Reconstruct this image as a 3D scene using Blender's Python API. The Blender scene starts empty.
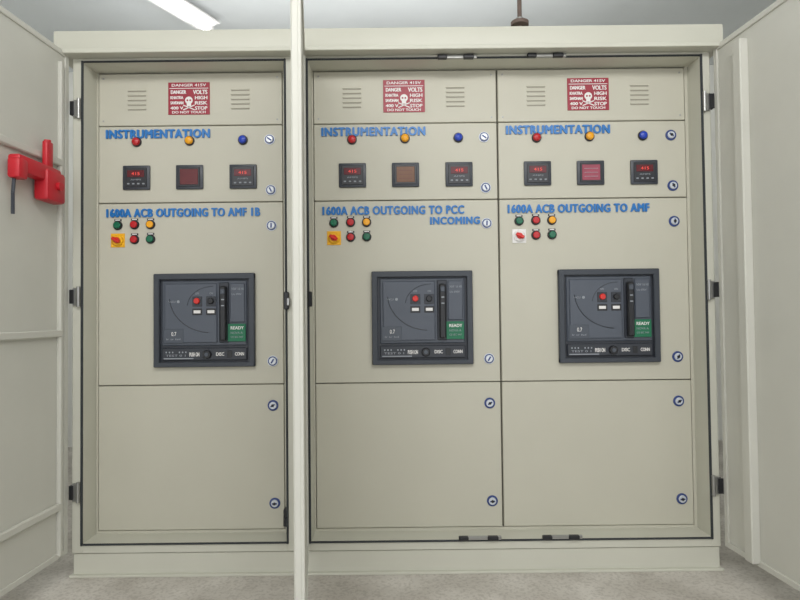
import bpy, bmesh, math, random
from mathutils import Matrix, Vector
random.seed(4)
scene = bpy.context.scene
scene.view_settings.view_transform = 'Standard'

# ------------------------------------------------------------------ materials
def lin(c):
    return tuple(((x/255)/12.92 if x/255 <= .04045 else ((x/255+.055)/1.055)**2.4) for x in c)

def mat(name, rgb, rough=.5, metal=0., emit=0., noise=0., nscale=8., bump=0., bscale=300., spec=.5):
    m = bpy.data.materials.new(name); m.use_nodes = True
    nt = m.node_tree; b = nt.nodes['Principled BSDF']
    c = lin(rgb)
    b.inputs['Base Color'].default_value = (*c, 1)
    b.inputs['Roughness'].default_value = rough
    b.inputs['Metallic'].default_value = metal
    b.inputs['Specular IOR Level'].default_value = spec
    if emit:
        b.inputs['Emission Color'].default_value = (*c, 1)
        b.inputs['Emission Strength'].default_value = emit
    tc = nt.nodes.new('ShaderNodeTexCoord')
    if noise:
        n = nt.nodes.new('ShaderNodeTexNoise'); n.inputs['Scale'].default_value = nscale
        n.inputs['Detail'].default_value = 6
        nt.links.new(tc.outputs['Object'], n.inputs['Vector'])
        r = nt.nodes.new('ShaderNodeValToRGB')
        r.color_ramp.elements[0].position = .3; r.color_ramp.elements[1].position = .7
        r.color_ramp.elements[0].color = (*[x*(1-noise) for x in c], 1)
        r.color_ramp.elements[1].color = (*[min(1, x*(1+noise)) for x in c], 1)
        nt.links.new(n.outputs['Fac'], r.inputs['Fac'])
        nt.links.new(r.outputs['Color'], b.inputs['Base Color'])
    if bump:
        n2 = nt.nodes.new('ShaderNodeTexNoise'); n2.inputs['Scale'].default_value = bscale
        nt.links.new(tc.outputs['Object'], n2.inputs['Vector'])
        bp = nt.nodes.new('ShaderNodeBump'); bp.inputs['Strength'].default_value = bump
        bp.inputs['Distance'].default_value = .002
        nt.links.new(n2.outputs['Fac'], bp.inputs['Height'])
        nt.links.new(bp.outputs['Normal'], b.inputs['Normal'])
    return m

M = {}
M['coat'] = mat('powder_coat_beige', (189,186,171), .5, noise=.02, nscale=3, bump=.08)
M['frame'] = mat('powder_coat_frame', (198,197,184), .45, noise=.02, nscale=3, bump=.08)
M['doorc'] = mat('powder_coat_door', (199,198,189), .5, noise=.03, nscale=4, bump=.1)
M['gap'] = mat('panel_gap_backing', (104,100,90), .7, noise=.03)
M['slat_shade'] = mat('louver_painted_shadow', (146,142,129), .6, noise=.03)  # darker coat tone, paints the shade under each louver slat
M['rubber'] = mat('black_rubber', (46,50,53), .7, noise=.05)
M['black'] = mat('black_plastic', (28,29,33), .4, noise=.05)
M['metal'] = mat('galvanised_steel', (165,165,163), .35, metal=.8, noise=.05)
M['blue'] = mat('blue_acrylic_letter', (26,112,184), .35, noise=.03)
M['lockring'] = mat('lock_ring_blue', (46,66,122), .4, noise=.03)
M['lockface'] = mat('lock_face_chrome', (210,214,220), .3, metal=.2, noise=.03)
M['sign'] = mat('sign_red', (148,22,46), .4, noise=.04)
M['white'] = mat('white_print', (228,226,224), .5, noise=.02)
M['grayprint'] = mat('grey_print', (145,150,157), .5, noise=.02)
M['acbframe'] = mat('breaker_bezel', (55,60,68), .45, noise=.03)
M['acbface'] = mat('breaker_face', (72,78,88), .4, noise=.03)
M['acbpanel'] = mat('breaker_cover', (78,84,95), .4, noise=.03)
M['acbdark'] = mat('breaker_strip', (44,48,56), .4, noise=.03)
M['green'] = mat('green_plate', (14,106,72), .45, noise=.03)
M['redbtn'] = mat('red_pushbutton', (208,42,34), .3, noise=.02)
M['lred'] = mat('lamp_red', (178,28,34), .25, emit=.08, noise=.02)
M['lamb'] = mat('lamp_amber', (226,156,22), .25, emit=.1, noise=.02)
M['lblu'] = mat('lamp_blue', (28,60,168), .25, emit=.08, noise=.02)
M['lgrn'] = mat('lamp_green', (20,98,70), .25, emit=.06, noise=.02)
M['yel'] = mat('selector_plate_yellow', (234,174,24), .4, noise=.02)
M['meter'] = mat('meter_case', (54,58,66), .4, noise=.04)
M['mface'] = mat('meter_face', (36,38,44), .35, noise=.04)
M['mdark'] = mat('meter_window_red', (92,26,34), .2, noise=.04)
M['mbrown'] = mat('meter_window_amber', (106,66,34), .25, noise=.10, nscale=25)
M['mpink'] = mat('meter_window_pink', (148,62,80), .25, noise=.10, nscale=25)
M['mwine'] = mat('meter_window_wine', (94,26,30), .25, noise=.10, nscale=25)
M['led'] = mat('led_digits', (225,70,60), .4, emit=.5)
M['redtool'] = mat('red_enamel', (188,28,42), .4, noise=.05)
M['tube'] = mat('fluorescent_glass', (245,250,255), .3, emit=14)
M['wood'] = mat('painted_conduit_rusty', (104,88,80), .7, noise=.2, nscale=20)

# ------------------------------------------------------------------ builder
class B:
    def __init__(s, name, parent=None, loc=(0,0,0), world=True):
        s.name=name; s.parent=parent; s.loc=Vector(loc); s.v=[]; s.f=[]; s.mi=[]; s.mats=[]
    def _m(s, k):
        if k not in s.mats: s.mats.append(k)
        return s.mats.index(k)
    def _take(s, bm, k, M4=None):
        i=s._m(k); o=len(s.v); bm.verts.ensure_lookup_table()
        bm.verts.index_update()
        for v in bm.verts: s.v.append((M4@v.co) if M4 else v.co.copy())
        for f in bm.faces:
            s.f.append([o+v.index for v in f.verts]); s.mi.append(i)
        bm.free()
    def box(s, x0,x1,y0,y1,z0,z1,k,bev=0., M4=None, seg=1):
        bm=bmesh.new(); bmesh.ops.create_cube(bm,size=1)
        for v in bm.verts:
            v.co=Vector(((x0+x1)/2+v.co.x*(x1-x0),(y0+y1)/2+v.co.y*(y1-y0),(z0+z1)/2+v.co.z*(z1-z0)))
        if bev: bmesh.ops.bevel(bm,geom=list(bm.edges),offset=bev,segments=seg,affect='EDGES',profile=.5)
        s._take(bm,k,M4); return s
    def lathe(s,cx,cz,prof,k,seg=24,M4=None):
        bm=bmesh.new(); rings=[]
        for r,y in prof:
            if r<1e-6: rings.append([bm.verts.new((cx,y,cz))])
            else: rings.append([bm.verts.new((cx+r*math.cos(2*math.pi*i/seg),y,cz+r*math.sin(2*math.pi*i/seg))) for i in range(seg)])
        for a,b in zip(rings,rings[1:]):
            for i in range(seg):
                j=(i+1)%seg
                if len(a)==1: bm.faces.new((a[0],b[i],b[j]))
                elif len(b)==1: bm.faces.new((a[i],a[j],b[0]))
                else: bm.faces.new((a[i],a[j],b[j],b[i]))
        for r in (rings[0],rings[-1]):
            if len(r)>1: bm.faces.new(r)
        s._take(bm,k,M4); return s
    def cyl(s,p,q,r,k,seg=16):
        p=Vector(p);q=Vector(q);d=q-p
        bm=bmesh.new(); bmesh.ops.create_cone(bm,cap_ends=True,segments=seg,radius1=r,radius2=r,depth=d.length)
        M4=Matrix.Translation((p+q)/2)@d.to_track_quat('Z','Y').to_matrix().to_4x4()
        s._take(bm,k,M4); return s
    def path(s,pts,r,k,seg=8):
        for a,b in zip(pts,pts[1:]): s.cyl(a,b,r,k,seg)
        return s
    def text(s,t,x0,x1,z0,z1,yf,k,depth=.002,bold=.0,heavy=0.):
        cu=bpy.data.curves.new('t','FONT'); cu.body=t; cu.size=1; cu.extrude=.05; cu.offset=bold; cu.resolution_u=3
        if heavy>.001: cu.space_character=1.12
        ob=bpy.data.objects.new('t',cu); bpy.context.collection.objects.link(ob)
        dg=bpy.context.evaluated_depsgraph_get(); dg.update()
        me=bpy.data.meshes.new_from_object(ob.evaluated_get(dg))
        xs=[v.co.x for v in me.vertices]; ys=[v.co.y for v in me.vertices]
        ax,bx,ay,by=min(xs),max(xs),min(ys),max(ys)
        i=s._m(k)
        # heavy lettering: stacked strokes, each shifted by a fraction of the stroke
        shifts=[(0,0)] if not heavy else [(-heavy,0),(heavy,0),(0,heavy*.5),(0,-heavy*.5)]
        for n,(sx,sz) in enumerate(shifts):
            o=len(s.v)
            for v in me.vertices:
                zz=v.co.z/.05
                s.v.append(Vector((sx+x0+(v.co.x-ax)/(bx-ax)*(x1-x0), yf-n*.0001+depth/2-zz*depth/2, sz+z0+(v.co.y-ay)/(by-ay)*(z1-z0))))
            for p in me.polygons:
                s.f.append([o+a for a in p.vertices]); s.mi.append(i)
        bpy.data.objects.remove(ob); bpy.data.curves.remove(cu); bpy.data.meshes.remove(me)
        return s
    def done(s, rot=None):
        me=bpy.data.meshes.new(s.name)
        me.from_pydata([tuple(v-s.loc) for v in s.v],[],s.f)
        for k in s.mats: me.materials.append(M[k])
        me.polygons.foreach_set('material_index',s.mi)
        bm=bmesh.new(); bm.from_mesh(me); bmesh.ops.recalc_face_normals(bm,faces=bm.faces); bm.to_mesh(me); bm.free()
        me.polygons.foreach_set('use_smooth',[True]*len(me.polygons))
        me.set_sharp_from_angle(angle=math.radians(32))
        ob=bpy.data.objects.new(s.name,me); bpy.context.collection.objects.link(ob)
        ob.location=s.loc
        if s.parent:
            ob.parent=s.parent
            ob.location=s.loc-s.parent.location if s.parent.rotation_euler.z==0 else s.loc
        if rot is not None: ob.rotation_euler=(0,0,rot)
        return ob

def empty(name,loc,rz=0):
    e=bpy.data.objects.new(name,None); e.location=loc; e.rotation_euler=(0,0,rz); e.empty_display_size=.1
    bpy.context.collection.objects.link(e); return e

# ------------------------------------------------------------------ room
def slab(name,x0,x1,y0,y1,z0,z1,m):
    b=B(name,loc=((x0+x1)/2,(y0+y1)/2,(z0+z1)/2)); b.box(x0,x1,y0,y1,z0,z1,m); return b.done()
def concrete():
    m=bpy.data.materials.new('concrete_floor'); m.use_nodes=True; nt=m.node_tree; b=nt.nodes['Principled BSDF']
    tc=nt.nodes.new('ShaderNodeTexCoord')
    def nz(sc,det): 
        n=nt.nodes.new('ShaderNodeTexNoise'); n.inputs['Scale'].default_value=sc; n.inputs['Detail'].default_value=det
        nt.links.new(tc.outputs['Object'],n.inputs['Vector']); return n
    r1=nt.nodes.new('ShaderNodeValToRGB'); r1.color_ramp.elements[0].position=.35; r1.color_ramp.elements[1].position=.65
    r1.color_ramp.elements[0].color=(*lin((184,178,169)),1); r1.color_ramp.elements[1].color=(*lin((210,205,197)),1)
    nt.links.new(nz(5,8).outputs['Fac'],r1.inputs['Fac'])
    r2=nt.nodes.new('ShaderNodeValToRGB'); r2.color_ramp.elements[0].position=.38; r2.color_ramp.elements[1].position=.52
    r2.color_ramp.elements[0].color=(.6,.58,.56,1); r2.color_ramp.elements[1].color=(1,1,1,1)
    nt.links.new(nz(90,4).outputs['Fac'],r2.inputs['Fac'])
    mx=nt.nodes.new('ShaderNodeMix'); mx.data_type='RGBA'; mx.blend_type='MULTIPLY'; mx.inputs['Factor'].default_value=.45
    nt.links.new(r1.outputs['Color'],mx.inputs['A']); nt.links.new(r2.outputs['Color'],mx.inputs['B'])
    nt.links.new(mx.outputs['Result'],b.inputs['Base Color']); b.inputs['Roughness'].default_value=.85
    bp=nt.nodes.new('ShaderNodeBump'); bp.inputs['Strength'].default_value=.2; bp.inputs['Distance'].default_value=.004
    nt.links.new(nz(120,4).outputs['Fac'],bp.inputs['Height']); nt.links.new(bp.outputs['Normal'],b.inputs['Normal'])
    return m
M['floor']=concrete()
M['wall']=mat('painted_wall',(230,230,224),.8,noise=.04,nscale=3,bump=.1,bscale=60)
M['ceil']=mat('painted_ceiling',(216,220,221),.8,noise=.04,nscale=2,bump=.1,bscale=60)
slab('floor',-2.8,2.8,-4.5,2.4,-.1,0,'floor')
slab('ceiling',-2.8,2.8,-4.5,2.4,3.0,3.1,'ceil')
slab('wall_back',-2.8,2.8,2.3,2.4,0,3.0,'wall')
slab('wall_left',-2.8,-2.7,-4.5,2.3,0,3.0,'wall')
slab('wall_right',2.7,2.8,-4.5,2.3,0,3.0,'wall')

# fluorescent batten
def batten(name,end,ang,length=1.25):
    b=B(name,loc=(0,0,0))
    b.box(-.03,.03,-length/2,length/2,-.055,0,'white',.004)
    b.box(-.095,.095,-length/2+.02,length/2-.02,-.062,-.05,'white',.003)
    b.cyl((0,-length/2+.03,-.085),(0,length/2-.03,-.085),.015,'tube')
    b.box(-.02,.02,-length/2,-length/2+.03,-.11,-.04,'white',.003)
    b.box(-.02,.02,length/2-.03,length/2,-.11,-.04,'white',.003)
    o=b.done(); o.location=end; o.rotation_euler=(0,0,ang); return o
batten('added_fluorescent_light',(-1.50,.93,3.0),-.44)
batten('added_fluorescent_light',(.3,-2.6,3.0),math.pi/2)  # unseen second fixture, added to light the cabinet fronts

# ------------------------------------------------------------------ cabinets
YP=.10       # face of the inner compartment doors
H=2.075
def cabinet(name,xo0,xo1,xi0,xi1,cx0,cx1,bays,hinges):
    root=empty(name,((xo0+xo1)/2,.4,0))
    c=B('enclosure',root,loc=((xo0+xo1)/2,.4,0))
    zb,zt=.092,H; ib,it=.130,2.055
    f='frame'
    c.box(xo0,xi0,0,.13,zb,zt,f,.003); c.box(xi1,xo1,0,.13,zb,zt,f,.003)
    c.box(xi0-.001,xi1+.001,.001,.13,it,zt-.001,f); c.box(xi0-.001,xi1+.001,.001,.13,zb+.001,ib,f)
    c.box(xo0+.002,xo0+.006,.13,.8,zb,zt,f); c.box(xo1-.006,xo1-.002,.13,.8,zb,zt,f)
    c.box(xo0+.002,xo1-.002,.796,.8,zb,zt,f); c.box(xo0+.002,xo1-.002,.13,.8,zb,zb+.01,f)
    c.box(xi0-.01,xi1+.01,.118,.126,ib,it,'gap')
    g=.008
    c.box(xi0-g,xi0,-.006,.004,ib-g,it+g,'rubber',.002); c.box(xi1,xi1+g,-.006,.004,ib-g,it+g,'rubber',.002)
    c.box(xi0-g,xi1+g,-.006,.004,it,it+g*.8,'rubber',.002); c.box(xi0-g,xi1+g,-.006,.004,ib-g*.8,ib,'rubber',.002)
    # rain canopy
    c.box(cx0,cx1,-.05,.86,H,H+.088,f,.006,seg=2); c.box(cx0-.004,cx1+.004,-.056,.866,H-.004,H+.012,f,.002)
    # plinth channel
    c.box(xo0+.004,xo1-.004,.006,.79,.008,.089,f,.002); c.box(xo0-.004,xo1+.004,-.012,.8,0,.010,f,.002)
    # filler strips round the compartment doors
    c.box(xi0,bays[0][0]-.003,YP+.004,.118,ib,it,'coat')
    c.box(bays[-1][1]+.003,xi1,YP+.004,.118,ib,it,'coat')
    c.box(bays[0][0]-.003,bays[-1][1]+.003,YP+.005,.1175,ib,.141,'coat')
    for hx,s in hinges:
        for hz in (1.866,1.11,.335):
            c.box(hx-.012,hx+.012,-.012,.002,hz-.035,hz+.035,'metal',.002)
            c.box(hx-s*.022,hx-s*.006,-.018,0,hz-.028,hz+.028,'black',.002)
            c.cyl((hx+s*.012,-.012,hz-.04),(hx+s*.012,-.012,hz+.04),.007,'metal')
    c.done()
    return root

LV=[('a',1.830,2.050),('b',1.505,1.826),('c',.743,1.501),('d',.144,.739)]
def lock(b,x,z,ang=.7,br=False):
    y=YP
    b.lathe(x,z,[(.0225,y),(.0225,y-.003),(.021,y-.004),(0,y-.004)],'lockface' if br else 'lockring')
    if br: b.lathe(x,z,[(.0195,y-.0038),(.0195,y-.005),(0,y-.005)],'lockring')
    b.lathe(x,z,[(.0150,y-.004),(.0150,y-.007),(.0130,y-.010),(0,y-.010)],'lockface')
    R=Matrix.Translation((x,0,z))@Matrix.Rotation(ang,4,'Y')
    b.box(-.010,.010,y-.0115,y-.009,-.003,.003,'lockring',M4=R)
    if not br: b.lathe(x,z,[(.006,y-.010),(.006,y-.0125),(0,y-.0125)],'black',12)
def lamp(b,x,z,k,r=.0205):
    y=YP
    b.lathe(x,z,[(r,y),(r,y-.006),(r*.92,y-.008),(0,y-.008)],'black')
    b.lathe(x,z,[(r*.80,y-.008),(r*.80,y-.013),(r*.65,y-.018),(r*.3,y-.021),(0,y-.022)],k)
def button(b,x,z,k):
    y=YP; r=.0195
    b.lathe(x,z,[(r,y),(r,y-.005),(r*.88,y-.008),(0,y-.008)],'black')
    b.lathe(x,z,[(r*.72,y-.008),(r*.72,y-.014),(r*.6,y-.016),(0,y-.017)],k,20)
    b.box(x-.015,x+.015,y-.002,y+.001,z+.018,z+.026,'black')
    b.box(x-.010,x+.010,y-.003,y-.001,z+.020,z+.024,'white')
def selector(b,x,z,wh=False):
    y=YP
    b.box(x-.029,x+.029,y-.003,y+.001,z-.029,z+.029,'white' if wh else 'yel',.001)
    b.lathe(x,z,[(.024,y-.003),(.024,y-.008),(.020,y-.012),(0,y-.012)],'yel' if not wh else 'white')
    R=Matrix.Translation((x,0,z))@Matrix.Rotation(.5,4,'Y')
    b.box(-.018,.018,y-.028,y-.011,-.007,.007,'redbtn',.003,M4=R)
    b.lathe(x,z,[(.013,y-.011),(.012,y-.018),(0,y-.018)],'redbtn')

def fit_out(root,x0,x1,txt,sub,wh,lockd,br):
    b=B('compartment_doors',root,loc=root.location)
    for n,z0,z1 in LV:
        b.box(x0,x1,YP,.119,z0,z1,'coat',.0022)
    for a in (.121,.556):
        for i in range(5):
            z=1.898+i*.0195
            b.box(x0+a,x0+a+.08,YP-.0035,YP+.001,z,z+.006,'coat',.0015)
            b.box(x0+a+.002,x0+a+.078,YP-.0012,YP+.001,z-.0035,z+.0005,'slat_shade')
    for sx in (x0+.02,x1-.02):
        for sz in (1.85,2.03):
            b.lathe(sx,sz,[(.004,YP),(.004,YP-.0015),(0,YP-.0025)],'metal',10)
    b.done()
    t=B('lettering',root,loc=root.location)
    t.text('INSTRUMENTATION',x0+.034,x0+.466,1.776,1.811,YP-.006,'blue',.006,0,.0026)
    t.text(txt,x0+.036,x0+(.675 if not sub and not wh else .625),1.444,1.478,YP-.006,'blue',.006,0,.0022)
    if sub: t.text(sub,x0+.485,x0+.69,1.400,1.430,YP-.006,'blue',.006,0,.0022)
    t.done()
    l=B('indicator_lamps',root,loc=root.location)
    lamp(l,x0+.160,1.760,'lred'); lamp(l,x0+.382,1.763,'lamb'); lamp(l,x0+.606,1.764,'lblu')
    bx=[x0+.081,x0+.151,x0+.218]
    button(l,bx[0],1.410,'lgrn'); button(l,bx[1],1.412,'lred'); button(l,bx[2],1.412,'lamb')
    selector(l,bx[0],1.347,wh); button(l,bx[1],1.350,'lred'); button(l,bx[2],1.351,'lgrn')
    l.done()
    k=B('cam_locks',root,loc=root.location)
    for i,(dx,z) in enumerate([(.714,1.765),(.718,1.552),(.720,1.402),(.722,.837),(.722,.653),(.727,.250)]):
        lock(k,x0+dx+lockd,z,.6+i*.5,br and i<4)
    k.done()

def meter(x,z,kind):
    y=YP
    b=B('panel_meter',loc=(x,y,z))
    w,h=.057,.051
    b.box(x-w,x+w,y-.010,y,z-h,z+h,'meter',.004,seg=2)
    b.box(x-w*.80,x+w*.80,y-.013,y-.009,z-h*.8,z+h*.8,'mface',.0015)
    if kind=='digits':
        b.box(x-w*.62,x+w*.62,y-.0145,y-.012,z+h*.02,z+h*.58,'mdark',.0006)
        b.text('415',x-w*.30,x+w*.30,z+.009,z+.021,y-.0155,'led',.001)
        for i in range(4):
            xx=x-w*.55+i*w*.37
            b.box(xx-.005,xx+.005,y-.0145,y-.012,z-.030,z-.024,'grayprint',.001)
        b.text('AMPS',x-w*.4,x+w*.4,z-.013,z-.007,y-.0135,'grayprint',.0008)
    else:
        b.box(x-w*.66,x+w*.66,y-.0145,y-.012,z-h*.64,z+h*.64,kind,.001)
        tk='mdark' if kind!='mpink' else 'grayprint'
        for r in range(3):
            b.box(x-w*.5,x+w*.5,y-.015,y-.0143,z-.0175+r*.0165,z-.0160+r*.0165,tk)
    return b.done()

def sign(x,z0,z1):
    y=YP; w=.0875
    b=B('danger_sign',loc=(x,y,(z0+z1)/2))
    b.box(x-w,x+w,y-.0025,y,z0,z1,'sign',.0008)
    yy=y-.0025
    def r(a,c,d,e,k='white'): b.box(x+a,x+c,yy-.0007,yy+.0005,z0+d,z0+e,k)
    hh=z1-z0
    b.text('DANGER 415V',x-w*.82,x+w*.82,z1-.018,z1-.007,yy-.0008,'white',.0009,.0,.0005)
    r(-w*.93,w*.93,hh-.027,hh-.0245)
    b.text('DANGER',x-w*.86,x-.012,z0+.088,z0+.103,yy-.0008,'white',.0009,0,.0009)
    b.text('VOLTS',x+.018,x+w*.88,z0+.086,z0+.104,yy-.0008,'white',.0009,0,.0009)
    b.lathe(x,z0+.060,[(.016,yy),(.016,yy-.0012),(0,yy-.0012)],'white',20)
    r(-.009,.009,.036,.048)
    b.lathe(x-.006,z0+.060,[(.004,yy-.001),(.004,yy-.002),(0,yy-.002)],'sign',10)
    b.lathe(x+.006,z0+.060,[(.004,yy-.001),(.004,yy-.002),(0,yy-.002)],'sign',10)
    for s in (-1,1):
        R=Matrix.Translation((x,0,z0+.030))@Matrix.Rotation(s*.4,4,'Y')
        b.box(-.026,.026,yy-.001,yy+.0005,-.002,.002,'white',M4=R)
    for i,tx in enumerate(['KHATRA','SAVDHAN','400 V']):
        b.text(tx,x-w*.88,x-.024,z0+.066-i*.022,z0+.078-i*.022,yy-.0008,'white',.0009,0,.0008)
        b.text(['HIGH','RISK','STOP'][i],x+.026,x+w*.88,z0+.064-i*.022,z0+.078-i*.022,yy-.0008,'white',.0009,0,.0008)
    b.text('DO NOT TOUCH',x-w*.8,x+w*.8,z0+.005,z0+.015,yy-.0008,'white',.0009,0,.0005)
    return b.done()

def breaker(x0,z0):
    y=YP; U=.0041; V=.3875/93
    b=B('air_circuit_breaker',loc=(x0+.209,y,z0+.194))
    X=lambda a:x0+a*U
    Z=lambda a:z0+a*V
    def bx(a,c,d,e,t0,t1,k,bev=.001): b.box(X(a),X(c),y-t1,y-t0,Z(d),Z(e),k,bev)
    bx(0,102,87,93,0,.022,'acbframe',.003); bx(0,102,0,5,0,.022,'acbframe',.003)
    bx(0,6,0,93,0,.0218,'acbframe',.003); bx(96,102,0,93,0,.0218,'acbframe',.003)
    bx(5,97,4,88,0,.006,'acbdark')
    bx(8,94,21,86,.005,.012,'acbface',.004)
    bx(11,64,24,83,.012,.017,'acbpanel',.003)
    bx(77,92,44,83,.012,.017,'acbpanel',.003)
    bx(8,94,6.5,19,.005,.016,'acbdark',.003)
    bx(10,40,8,9,.016,.0166,'grayprint',0)
    pts=[]
    for i in range(15):
        a=math.pi*(1.02+.46*i/14)
        pts.append((X(58+42*math.cos(a)),y-.0175,Z(70+36*math.sin(a))))
    b.path(pts,.0016,'acbdark')
    pts=[]
    for i in range(11):
        a=math.pi*(.5+.48*i/10)
        pts.append((X(60+26*math.cos(a)),y-.0175,Z(60+20*math.sin(a))))
    b.path(pts,.0011,'acbdark')
    for cx,k in ((44,'redbtn'),(58,'black')):
        b.box(X(cx-5),X(cx+5),y-.019,y-.016,Z(60),Z(70),'acbdark',.001)
        b.lathe(X(cx),Z(65.5),[(.0125,y-.018),(.0125,y-.026),(.010,y-.029),(0,y-.029)],k,20)
        bx(cx-3.5,cx+3.5,53.3,56.3,.016,.0195,'white',.0005)
        bx(cx-5,cx+5,51.5,58,.016,.0180,'black',.0005)
    b.text('OFF',X(42),X(46),Z(72),Z(74),y-.0178,'grayprint',.001)
    b.text('ON',X(56.5),X(60),Z(72),Z(74),y-.0178,'grayprint',.001)
    b.lathe(X(25),Z(65),[(.006,y-.016),(.006,y-.019),(0,y-.019)],'grayprint',14)
    b.text('VACU',X(15),X(22),Z(64),Z(66),y-.0178,'grayprint',.001)
    bx(66,76,24,84,.010,.018,'acbdark',.003)
    bx(68,74.5,26,80,.018,.040,'black',.005)
    bx(69,73.5,72,77,.038,.044,'acbface',.002)
    for q in (60,66): bx(70,73,q,q+1.2,.040,.0408,'grayprint',0)
    b.text('NW 16 H1',X(79),X(91),Z(76),Z(78.5),y-.0178,'grayprint',.001)
    b.text('Ue 690V',X(79),X(89),Z(71),Z(73),y-.0178,'grayprint',.001)
    bx(75,93,25,42.5,.012,.0195,'green',.001)
    b.text('READY',X(78),X(91),Z(37),Z(40),y-.0203,'white',.001,0,.0004)
    b.text('NOVA A',X(78),X(90),Z(32.5),Z(34.7),y-.0203,'grayprint',.001)
    b.text('CE IEC 947',X(78),X(90.5),Z(28.5),Z(30.3),y-.0203,'grayprint',.001)
    bx(10,30,24,38,.016,.0185,'acbface',.001)
    b.text('0.7',X(18),X(23),Z(31),Z(35),y-.0192,'white',.001)
    b.text('Ir tr Isd',X(13),X(27),Z(27),Z(28.6),y-.0192,'grayprint',.001)
    b.text('PUSH ON',X(36),X(46),Z(10.5),Z(14.5),y-.0168,'white',.001,0,.0004)
    b.text('III III',X(12),X(33),Z(14),Z(15.5),y-.0168,'grayprint',.001)
    b.text('TEST 0 1',X(12),X(32),Z(10.5),Z(12.5),y-.0168,'grayprint',.001)
    b.lathe(X(54),Z(12.5),[(.018,y-.014),(.018,y-.024),(.015,y-.028),(0,y-.028)],'black',20)
    b.lathe(X(54),Z(12.5),[(.008,y-.028),(.008,y-.030),(0,y-.030)],'acbface',14)
    b.text('DISC',X(63),X(71),Z(11),Z(14.3),y-.0168,'white',.001,0,.0004)
    bx(74,79,9,16,.015,.0175,'black',.001)
    b.text('CONN',X(82),X(91),Z(11),Z(14.3),y-.0168,'white',.001,0,.0004)
    return b.done()

LB=(-1.258,-.4875); RB1=(-.354,.4135); RB2=(.4205,1.206)
cl=cabinet('switchgear_cabinet',-1.312,-.394,-1.268,-.459,-1.362,-.402,[LB],[(-1.293,1)])
cr=cabinet('switchgear_cabinet',-.386,1.262,-.362,1.222,-.372,1.292,[RB1,RB2],[(1.243,-1)])
fit_out(cl,*LB,'1600A ACB OUTGOING TO AMF 1B',None,False,0.004,True)
fit_out(cr,*RB1,'1600A ACB OUTGOING TO PCC','INCOMING',False,0,True)
fit_out(cr,*RB2,'1600A ACB OUTGOING TO AMF',None,True,.010,False)
for (x0,x1),mk in ((LB,'mwine'),(RB1,'mbrown'),(RB2,'mpink')):
    sign(x0+.380,1.874,2.011)
    meter(x0+.161,1.609,'digits'); meter(x0+.383,1.609,mk); meter(x0+.607,1.609,'digits')
    breaker(x0+.237,.8165)

# latches on the frames
lt=B('latch_catches',cr,loc=cr.location)
for a,b_,z in ((.17,.32,2.058),(.53,.68,2.060),(.23,.39,.138),(.56,.71,.138)):
    lt.box(a,b_,-.012,0,z-.006,z+.008,'metal',.002)
    lt.box(a-.008,a+.03,-.018,0,z-.008,z+.009,'black',.003)
    lt.box(b_-.055,b_-.012,-.018,0,z-.008,z+.009,'black',.003)
lt.box(-.366,-.35,-.02,0,1.06,1.12,'black',.003)
lt.done()
lt=B('latch_catches',cl,loc=cl.location)
lt.box(-.462,-.443,-.018,0,1.05,1.12,'black',.003); lt.box(-.449,-.438,-.024,-.004,1.065,1.095,'metal',.002)
lt.box(-.485,-.459,.06,.10,.165,.235,'black',.003)
lt.box(-.475,-.459,.02,.06,.18,.21,'black',.003)
lt.done()

# ------------------------------------------------------------------ outer doors
def door(cab,hx,hy,w,sgn,ang,ribs=True,vr=None,z0=.10,z1=2.085,handle=True):
    root=empty('outer_door',(hx,hy,0),ang)
    b=B('leaf',root)
    s=sgn
    def bx(a,c,y0,y1,d,e,k,bev=.002):
        a,c=sorted((a*s,c*s)); b.box(a,c,y0,y1,d,e,k,bev)
    bx(0,w,-.028,-.006,z0,z1,'doorc',.004)
    bx(0,.022,-.010,0,z0,z1,'doorc'); bx(w-.022,w,-.010,0,z0,z1,'doorc')
    bx(.02,w-.02,-.010,0,z0,z0+.022,'doorc'); bx(.02,w-.02,-.010,0,z1-.022,z1,'doorc')
    if ribs:
        for z in (.30,.966,1.63):
            bx(.05,w-.05,-.008,.012,z-.014,z+.014,'doorc',.004)
    if vr:
        for t,wd,pr in vr: bx(t,t+wd,-.008,pr,z0+.01,z1-.055,'doorc',.004)
    if handle: bx(w-.07,w-.045,-.05,-.028,.98,1.14,'black',.004)
    b.done()
    # the door is a part of its cabinet
    root.parent=cab; root.location=Vector((hx,hy,0))-cab.location
    return root
door(cl,-1.318,-.014,.84,1,math.radians(-93),vr=[(.045,.02,.010)])
door(cr,-.371,-.008,.80,1,math.radians(-81.6),ribs=False,handle=False)
door(cr,1.268,-.014,.83,-1,math.radians(95),ribs=False,vr=[(.150,.045,.026)])

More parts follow.
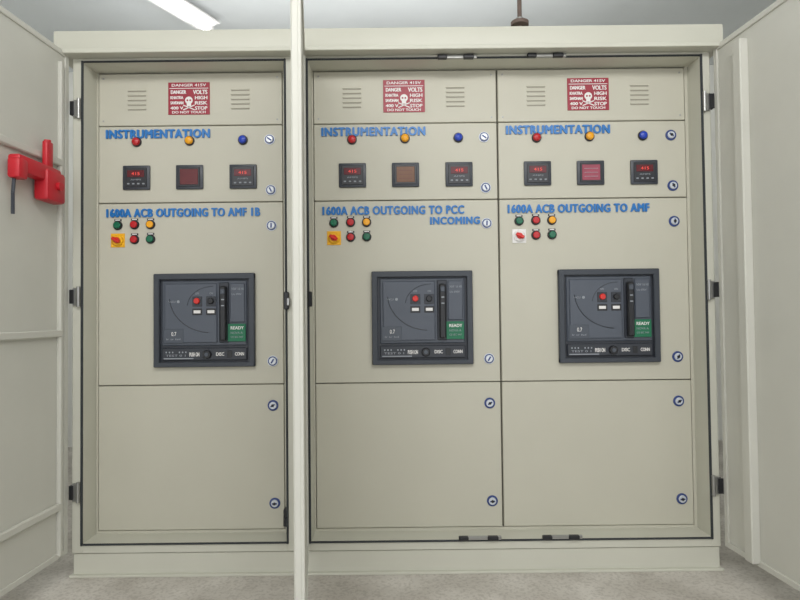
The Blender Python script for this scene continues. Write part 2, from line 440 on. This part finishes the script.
# red clamp on the left door
def clamp():
    b=B('hand_clamp',loc=(-1.30,-.29,1.56))
    x=-1.322
    b.box(x,x+.045,-.375,-.13,1.525,1.585,'redtool',.010,seg=2)
    b.box(x,x+.055,-.235,-.12,1.455,1.570,'redtool',.012,seg=2)
    b.box(x+.012,x+.034,-.205,-.165,1.565,1.680,'redtool',.007,seg=2)
    b.cyl((x+.022,-.185,1.58),(x+.022,-.185,1.685),.012,'redtool')
    b.box(x+.005,x+.05,-.385,-.335,1.500,1.570,'redtool',.010,seg=2)
    b.cyl((x+.05,-.17,1.515),(x+.066,-.17,1.515),.016,'redtool')
    b.path([(x+.02,-.365,1.52),(x+.018,-.37,1.45),(x+.015,-.365,1.38)],.006,'meter')
    return b.done()
clamp()

# conduit dropping into the cabinet roof
b=B('cable_conduit',loc=(.55,.25,2.6))
b.cyl((.55,.25,2.163),(.55,.25,3.0),.010,'wood'); b.cyl((.55,.25,2.163),(.55,.25,2.20),.045,'wood'); b.cyl((.55,.25,2.312),(.55,.25,2.328),.040,'wood'); b.cyl((.55,.25,2.328),(.55,.25,2.345),.018,'metal')
b.done()

# ------------------------------------------------------------------ lights
w=bpy.data.worlds.new('sky'); scene.world=w; w.use_nodes=True
w.node_tree.nodes['Background'].inputs[0].default_value=(.96,.98,1,1)
w.node_tree.nodes['Background'].inputs[1].default_value=1.65
def area(name,loc,target,sx,sy,e,col=(1,1,1)):
    l=bpy.data.lights.new(name,'AREA'); l.shape='RECTANGLE'; l.size=sx; l.size_y=sy; l.energy=e; l.color=col
    o=bpy.data.objects.new(name,l); bpy.context.collection.objects.link(o); o.location=loc
    o.rotation_euler=(Vector(target)-Vector(loc)).to_track_quat('-Z','Y').to_euler(); return o
area('added_key_light',(0,-2.4,2.85),(0,0,1.0),3.0,.6,52,(1,.99,.965))  # added soft key light to brighten the cabinet fronts
area('added_ceiling_fill',(-.3,.9,2.25),(-.3,1.0,3.0),2.6,.4,14)  # added upward fill that brightens the ceiling, no fixture there

# ------------------------------------------------------------------ camera
cam=bpy.data.cameras.new('camera'); cam.sensor_width=36; cam.lens=26.1; cam.clip_start=.05
co=bpy.data.objects.new('camera',cam); bpy.context.collection.objects.link(co)
co.matrix_world=Matrix.Translation((0,-2.32,1.028))@Matrix.Rotation(math.radians(91.35),4,'X')@Matrix.Rotation(math.radians(-.63),4,'Z')
scene.camera=co
